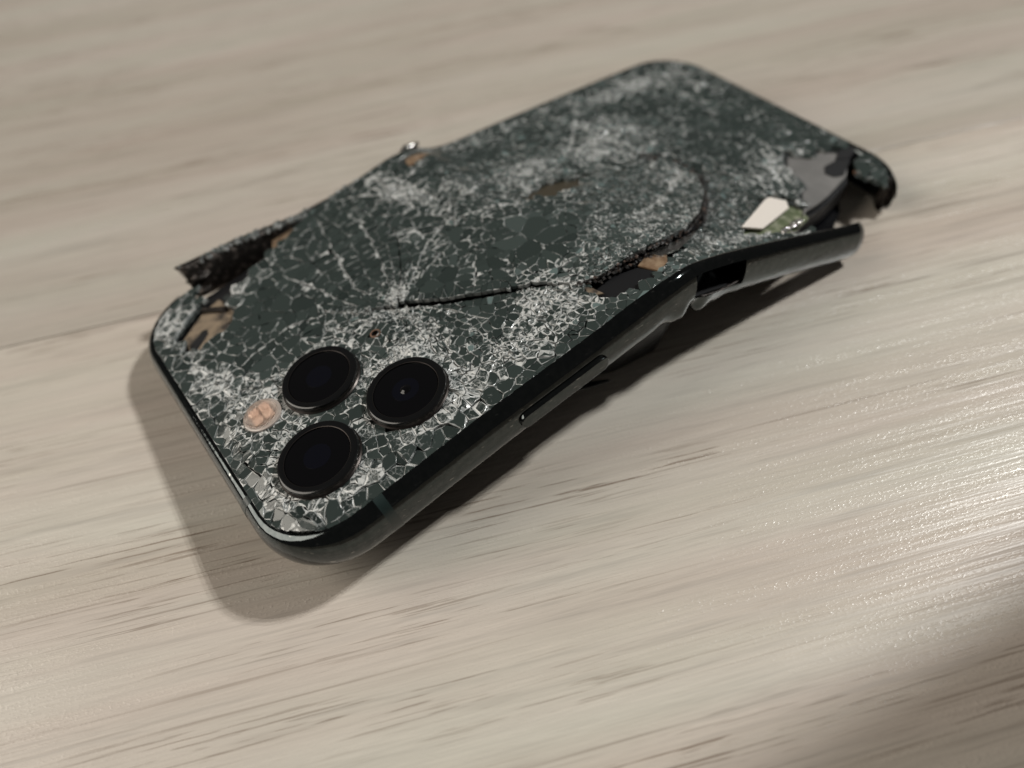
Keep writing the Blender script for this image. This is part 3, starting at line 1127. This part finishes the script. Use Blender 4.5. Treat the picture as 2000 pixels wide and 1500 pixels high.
# side button on the near rail
def side_button():
    x0, x1 = 38.9, 56.2
    V, F = [], []
    ring = []
    n = 40
    for lay, (grow, outp) in enumerate(((0.0, -0.4), (0.0, 0.48), (-0.05, 0.56), (-0.14, 0.62), (-0.3, 0.64))):
        h = 1.35 + grow
        pts_ = []
        # stadium
        m = 8
        for i in range(m + 1):
            a = math.radians(90 + 180 * i / m)
            pts_.append((x0 + 1.35 + h * math.cos(a), h * math.sin(a)))
        for i in range(1, 14):
            pts_.append((x0 + 1.35 + (x1 - x0 - 2.7) * i / 14, -h))
        for i in range(m + 1):
            a = math.radians(-90 + 180 * i / m)
            pts_.append((x1 - 1.35 + h * math.cos(a), h * math.sin(a)))
        for i in range(1, 14):
            pts_.append((x1 - 1.35 - (x1 - x0 - 2.7) * i / 14, h))
        ring.append(len(V))
        for x, dz in pts_:
            nm = nrm(x, 1)
            d_ = dz - 4.0
            V.append((x + nm.x * d_, -1.1 - outp + nm.y * d_, zrail(x, 0) + nm.z * d_))
    k = len(pts_)
    for r_ in range(4):
        for i in range(k):
            j = (i + 1) % k
            F.append((ring[r_] + i, ring[r_] + j, ring[r_ + 1] + j, ring[r_ + 1] + i))
    F.append(tuple(ring[4] + i for i in range(k)))
    o = mesh_obj('side_button', V, F, M_FRAME, phone, True)
    return o
side_button()

# card slot: dark recess behind the opening, bent tray lip
def slot_liner():
    V, F = [], []
    xs = np.linspace(SLOT0 - 0.8, SLOT1 + 0.8, 12)
    for x in xs:
        x = float(x)
        zt = zrail(x, 0)
        y = vout(x)
        for (n, dz) in ((0.4, -1.3), (-2.0, -1.3), (-2.0, -6.4), (0.4, -6.4)):
            V.append((x, y - n, zt + dz))
    for s in range(len(xs) - 1):
        for i in range(3):
            F.append((s * 4 + i, s * 4 + i + 1, s * 4 + 4 + i + 1, s * 4 + 4 + i))
    F.append((0, 1, 2, 3))
    k = (len(xs) - 1) * 4
    F.append((k + 3, k + 2, k + 1, k))
    return mesh_obj('card_slot', V, F, M_MATTEBLACK, near_rail)
slot_liner()

def ribbon(name, pts, width_dir, widths, thick, mat, parent, smooth=True):
    """thin closed strip through 3D points"""
    V, F = [], []
    n = len(pts)
    for i, p in enumerate(pts):
        w = Vector(width_dir[i] if isinstance(width_dir, list) else width_dir).normalized() * widths[i] * 0.5
        a = Vector(pts[max(0, i - 1)])
        b = Vector(pts[min(n - 1, i + 1)])
        t = (b - a).normalized()
        nn = t.cross(w.normalized()).normalized() * thick * 0.5
        c = Vector(p)
        V += [tuple(c - w + nn), tuple(c + w + nn), tuple(c + w - nn), tuple(c - w - nn)]
    for i in range(n - 1):
        for k in range(4):
            j = (k + 1) % 4
            F.append((i * 4 + k, i * 4 + j, i * 4 + 4 + j, i * 4 + 4 + k))
    F.append((3, 2, 1, 0))
    F.append(tuple((n - 1) * 4 + k for k in range(4)))
    return mesh_obj(name, V, F, mat, parent, smooth)

# card tray sliver sticking out below the slot
tp, tw = [], []
for i in range(12):
    t = i / 11
    x = 77.8 + 11.2 * t
    tp.append((x, -0.5 - 0.5 * math.sin(t * 3.1) + vout(x), zrail(x, 0) - 6.6 + 1.6 * t * t))
    tw.append(0.9 - 0.3 * t)
ribbon('card_tray', tp, (0, -0.8, 0.5), tw, 0.35, M_BRUISED, phone)

# crumpled display lip hanging below the fold
def lip():
    V, F = [], []
    xs = np.linspace(57, 93, 60)
    for x in xs:
        x = float(x)
        zt = zrail(x, 0) - 7.4
        e = math.sin(math.pi * (x - 57) / 36)
        dn, dz = dent_near(x, len(PROF) - 4)
        drop = e * (1.0 + 0.55 * math.sin(x * 0.61 + 0.8) + 0.4 * math.sin(x * 1.35 + 0.3)) + 0.2
        yo = 0.35 * e * math.sin(x * 0.9)
        for (a, b) in ((0.9, 0.2), (0.4 + yo, -0.4 * drop), (0.7 + yo * 1.5, -drop), (1.05 + yo * 1.5, -drop), (1.5, 0.2)):
            V.append((x, vout(x) + a, zt + dz * 0.6 + b))
    k = 5
    for s in range(len(xs) - 1):
        for i in range(k - 1):
            F.append((s * k + i, s * k + i + 1, s * k + k + i + 1, s * k + k + i))
    return mesh_obj('display_lip', V, F, M_BRUISED, phone, True)
lip()

# display flap hanging to the floor under the fold
def flap():
    V, F = [], []
    nu, nv = 26, 8
    for i in range(nu):
        t = i / (nu - 1)
        x = 51.5 + 25.5 * t
        for j in range(nv):
            s = j / (nv - 1)
            ztop = zrail(x, 0) - 7.6
            low = 0.25 + (4.5 * (1 - min(1, max(0, (t - 0.05) / 0.5)))) ** 1.0 * 0.9 + 5 * max(0, t - 0.93) / 0.07 * 0.6
            z = ztop + (low - ztop) * s
            y = 3.2 + 3.4 * s * s + 0.8 * math.sin(t * 5) * s
            V.append((x, y, z))
    for i in range(nu - 1):
        for j in range(nv - 1):
            F.append((i * nv + j, i * nv + j + 1, (i + 1) * nv + j + 1, (i + 1) * nv + j))
    o = mesh_obj('display_flap', V, F, M_MATTEBLACK, phone, True)
    md = o.modifiers.new('thickness', 'SOLIDIFY')
    md.thickness = 0.0006
    return o
flap()
# a second curl of torn display foil below the side button
cp, cw = [], []
for i in range(16):
    t = i / 15
    cp.append((47 + 14 * t, 5.2 - 2.4 * t + 1.5 * math.sin(3.14 * t), 11.5 - 6.5 * math.sin(1.57 * min(1, t * 1.3)) ))
    cw.append(2.6 * math.sin(0.35 + 2.6 * t) + 0.2)
ribbon('display_foil', cp, (0.1, -0.9, 0.35), cw, 0.3, M_MATTEBLACK, phone)

# ------------------------------------------------------------------ camera lenses
def disc_part(name, cx, cy, rings, mat, parent, seg=72, cap=True, mats=None, mi=None):
    """lathe on the phone surface: rings = [(radius, height)] outside to inside"""
    n = nrm(cx, cy)
    ax = Vector((1, 0, 0))
    ax = (ax - n * ax.dot(n)).normalized()
    ay = n.cross(ax)
    c = Vector((cx, cy, H0(cx, cy)))
    V, F, MI = [], [], []
    for (r, h) in rings:
        for i in range(seg):
            a = 2 * math.pi * i / seg
            p = c + ax * (r * math.cos(a)) + ay * (r * math.sin(a)) + n * h
            V.append(tuple(p))
    for k in range(len(rings) - 1):
        for i in range(seg):
            j = (i + 1) % seg
            F.append((k * seg + i, k * seg + j, (k + 1) * seg + j, (k + 1) * seg + i))
            MI.append(mi[k] if mi else 0)
    if cap:
        F.append(tuple((len(rings) - 1) * seg + i for i in range(seg)))
        MI.append(0)
    return mesh_obj(name, V, F, mats or mat, parent, False, mat_idx=MI)

def shade_smooth_angle(o, deg=35):
    me = o.data
    me.polygons.foreach_set('use_smooth', [True] * len(me.polygons))
    try:
        me.set_sharp_from_angle(angle=math.radians(deg))
    except Exception:
        pass

for k, (cx, cy) in enumerate(LENSES):
    hh = 1.15
    lens = disc_part('camera_lens', cx, cy, [(6.75, -0.9), (6.75, 0.1), (6.55, 0.3), (6.5, hh - 0.3), (6.42, hh - 0.1), (6.3, hh - 0.02), (6.1, hh), (5.4, hh + 0.01), (5.3, hh - 0.02), (5.24, hh - 0.22), (5.2, -0.9)],
                     M_RING, phone, cap=False, mats=[M_RING, M_RINGSIDE], mi=[1, 1, 1, 0, 0, 0, 0, 1, 0, 0])
    shade_smooth_angle(lens, 30)
    gl = disc_part('lens_cover', cx, cy, [(5.22, hh - 0.32), (5.2, hh - 0.17), (4.0, hh - 0.12), (2.4, hh - 0.1), (1.0, hh - 0.1)] + ([(0.8, hh - 0.06), (0.7, hh + 0.03), (0.55, hh + 0.12), (0.36, hh + 0.18), (0.15, hh + 0.21), (0.03, hh + 0.215)] if k == 1 else [(0.3, hh - 0.1)]), M_LENS, lens)
    shade_smooth_angle(gl, 60)
    el = disc_part('lens_element', cx, cy, [(2.2, hh - 0.2), (2.2, hh - 0.085), (0.3, hh - 0.08)], M_COAT, lens)
    shade_smooth_angle(el, 40)

# flash and microphone
fl = disc_part('flash', 9.6, 28.1, [(3.25, -0.5), (3.25, 0.28), (3.1, 0.36), (2.7, 0.36), (2.62, 0.2)], M_FLASHRIM, phone, 40)
shade_smooth_angle(fl)
for (dx, dy) in ((-0.88, 0.86), (0.88, 0.86), (-0.88, -0.86), (0.88, -0.86)):
    hs = 0.78
    V = []
    for dz, kk in ((0.2, 1.0), (0.42, 1.0), (0.5, 0.8)):
        for (a, b) in ((-1, -1), (1, -1), (1, 1), (-1, 1)):
            V.append(P(9.6 + dx + a * hs * kk, 28.1 + dy + b * hs * kk, dz))
    F = []
    for r_ in range(2):
        for i in range(4):
            j = (i + 1) % 4
            F.append((r_ * 4 + i, r_ * 4 + j, r_ * 4 + 4 + j, r_ * 4 + 4 + i))
    F.append((8, 9, 10, 11))
    mesh_obj('flash_tile', V, F, M_FLASH, fl)
m_, nt_, b_ = new_mat('frosted_flash_lens')
b_.inputs['Base Color'].default_value = (1.0, 0.93, 0.88, 1)
b_.inputs['Transmission Weight'].default_value = 1.0
b_.inputs['Roughness'].default_value = 0.5
b_.inputs['IOR'].default_value = 1.3
fc = disc_part('flash_lens', 9.6, 28.1, [(2.66, 0.62), (2.64, 0.95), (2.4, 1.1), (1.8, 1.22), (1.0, 1.3), (0.3, 1.32)], m_, fl, 40)
V0 = len(fc.data.vertices)
shade_smooth_angle(fc, 60)
mc = disc_part('microphone', 31.8, 28.4, [(0.95, -0.3), (0.95, 0.1), (0.8, 0.16), (0.68, 0.1), (0.66, -0.6)], M_RUST, phone, 24, mats=[M_RUST, M_MATTEBLACK], mi=[0, 0, 0, 1])

# ------------------------------------------------------------------ exposed insides
slab('battery_foil', [(62.0, 8.6), (63.2, 5.4), (69.0, 2.9), (72.3, 4.2), (70.8, 7.4), (67, 8.8)], -0.95, 0.4, M_MATTEBLACK, phone, 1.5)
slab('flex_cable', [(71.2, 7.6), (72.6, 4.0), (75.5, 5.0), (77.5, 7.2), (75, 8.8)], -0.8, 0.3, M_COPPER, phone, 1.2)
slab('shield_plate', [(74.5, 8.7), (75.5, 6.6), (80, 6.8), (84.5, 8.6), (88, 10.2), (84, 9.4)], -0.5, 0.3, M_SOLDER, phone, 1.2)
slab('torn_edge', [(62, 10.4), (61.0, 8.0), (63.0, 6.6), (62.6, 8.8)], -0.3, 0.3, M_TAN, phone, 1.0)
slab('inner_bracket', [(6.0, 54.4), (14.2, 54.3), (16.6, 56.8), (16.0, 61.8), (15.6, 64.0), (11.5, 63.0), (6.0, 59.4)], -1.25, 0.6, M_TAN, phone, 1.5)
slab('bracket_slot', [(6.2, 55.0), (7.0, 54.5), (10.2, 56.8), (10.6, 58.0), (9.8, 58.4), (6.4, 56.4)], -1.1, 0.4, M_MATTEBLACK, phone, 1.0)
slab('metal_rib', [(11.5, 63.2), (12.2, 63.8), (15.8, 60.0), (15.2, 59.2)], -0.6, 0.8, M_BRUISED, phone, 1.0)
slab('copper_foil', [(29.5, 67.4), (36.0, 68.8), (44.0, 69.8), (37.0, 71.4), (31, 70.6)], -0.9, 0.4, M_COPPER, phone, 1.5)
slab('copper_foil', [(60.8, 65.0), (62.9, 68.5), (70.0, 68.3), (68.5, 67.2), (64.8, 66.2)], -0.6, 0.4, M_COPPER, phone, 1.2)
slab('inner_plate', [(68.5, 37.8), (76.4, 40.2), (88, 38), (82, 33.7), (74, 33.9)], -0.55, 0.3, simple('olive_brown_plate', (0.052, 0.044, 0.030), 0.3), phone, 1.5)
slab('circuit_board', [(95.0, 6.4), (98.8, 2.8), (106.5, 2.6), (114.0, 5.0), (115.6, 8.0), (113.0, 12.0), (108, 13)], -0.95, 0.5, M_PCB, phone, 1.5)
slab('sticker', [(96.0, 6.9), (99.4, 4.8), (111.6, 8.4), (113.6, 10.6), (111.4, 13.1), (109.4, 12.6)], 0.08, 0.3, M_STICKER, phone, 1.5)
slab('shield_film', [(112.8, 5.6), (116, 6.9), (124, 8.2), (132, 10.0), (138, 14.4), (134.5, 18.8), (131.5, 18.2), (128.0, 22.0), (125.0, 19.3), (122.3, 13.3), (116, 7.8)], -0.5, 0.3, M_FILM, phone, 1.5)
slab('screw_recess', [(129.2, 13.2), (131.0, 14.8), (134.8, 14.6), (138.4, 14.6), (136.4, 12.6), (131.5, 10.4), (129.6, 11.2)], -0.3, 0.4, M_MATTEBLACK, phone, 1.0)
slab('dark_filler', [(134.6, 14.9), (137.4, 16.4), (140.6, 15.4), (139.6, 13.8), (136.8, 13.2)], -0.2, 1.6, M_MATTEBLACK, phone, 1.0)  # added black piece, keeps the grey floor reflection out of the corner
# bright solder blob by the board
def nugget(name, x, v, dz, rx, ry, rz, mat, parent, seed):
    r = random.Random(seed)
    V, F = [], []
    nu, nv = 10, 6
    for j in range(nv + 1):
        ph = math.pi * j / nv
        for i in range(nu):
            th = 2 * math.pi * i / nu
            k = 1 + r.uniform(-0.22, 0.22)
            c = P(x, v, dz)
            V.append((c[0] + rx * k * math.sin(ph) * math.cos(th), c[1] + ry * k * math.sin(ph) * math.sin(th), c[2] + rz * k * math.cos(ph)))
    for j in range(nv):
        for i in range(nu):
            F.append((j * nu + i, (j + 1) * nu + i, (j + 1) * nu + (i + 1) % nu, j * nu + (i + 1) % nu))
    return mesh_obj(name, V, F, mat, parent, False)
nugget('metal_scrap', 107.6, 3.6, -0.1, 1.9, 0.8, 0.6, M_SOLDER, phone, 3)
nugget('metal_scrap', 104.0, 3.0, -0.3, 1.3, 0.6, 0.4, M_SOLDER, phone, 4)
nugget('metal_scrap', 135.2, 9.6, -1.0, 1.1, 0.7, 0.6, M_RUST, phone, 5)
nugget('metal_scrap', 15.6, 70.3, 1.2, 2.0, 0.9, 0.9, M_BRUISED, phone, 6)
nugget('metal_scrap', 14.6, 68.6, -0.9, 1.4, 0.8, 0.7, M_BRUISED, phone, 7)
nugget('metal_scrap', 65.2, 71.0, 0.15, 2.6, 0.7, 0.6, M_SOLDER, phone, 8)

# burnt ragged edge of the charging coil along the curved tear
def soot():
    V, F = [], []
    tot = sum(math.dist(a, b) for a, b in zip(ARC[:-1], ARC[1:]))
    pts_ = []
    for i in range(520):
        s = rng.random() * tot
        acc = 0
        for a, b in zip(ARC[:-1], ARC[1:]):
            l = math.dist(a, b)
            if acc + l >= s:
                t = (s - acc) / l
                x, y = a[0] + t * (b[0] - a[0]), a[1] + t * (b[1] - a[1])
                f = s / tot
                w = 0.28 + (0.75 if f > 0.72 else 0.0)
                pts_.append((x + rng.gauss(0, w), y + rng.gauss(0, w), f))
                break
            acc += l
    for (x, y, f) in pts_:
        r = rng.uniform(0.15, 0.42)
        z = H0(x, y) + lift(x, y) * 0.5 + rng.uniform(-0.5, 0.12) + (0.35 if f > 0.72 else 0.1)
        b0 = len(V)
        V.append((x, y, z + r * 0.7))
        k = 5
        for i in range(k):
            a = i / k * 6.283 + rng.random()
            V.append((x + r * 1.3 * math.cos(a), y + r * math.sin(a), z + rng.uniform(-0.2, 0.1)))
        V.append((x, y, z - 0.5))
        for i in range(k):
            j = (i + 1) % k
            F.append((b0, b0 + 1 + i, b0 + 1 + j))
            F.append((b0 + 1 + k, b0 + 1 + j, b0 + 1 + i))
    o = mesh_obj('burnt_coil_edge', V, F, M_SOOT, phone)
    tag(o, kind='stuff')
soot()
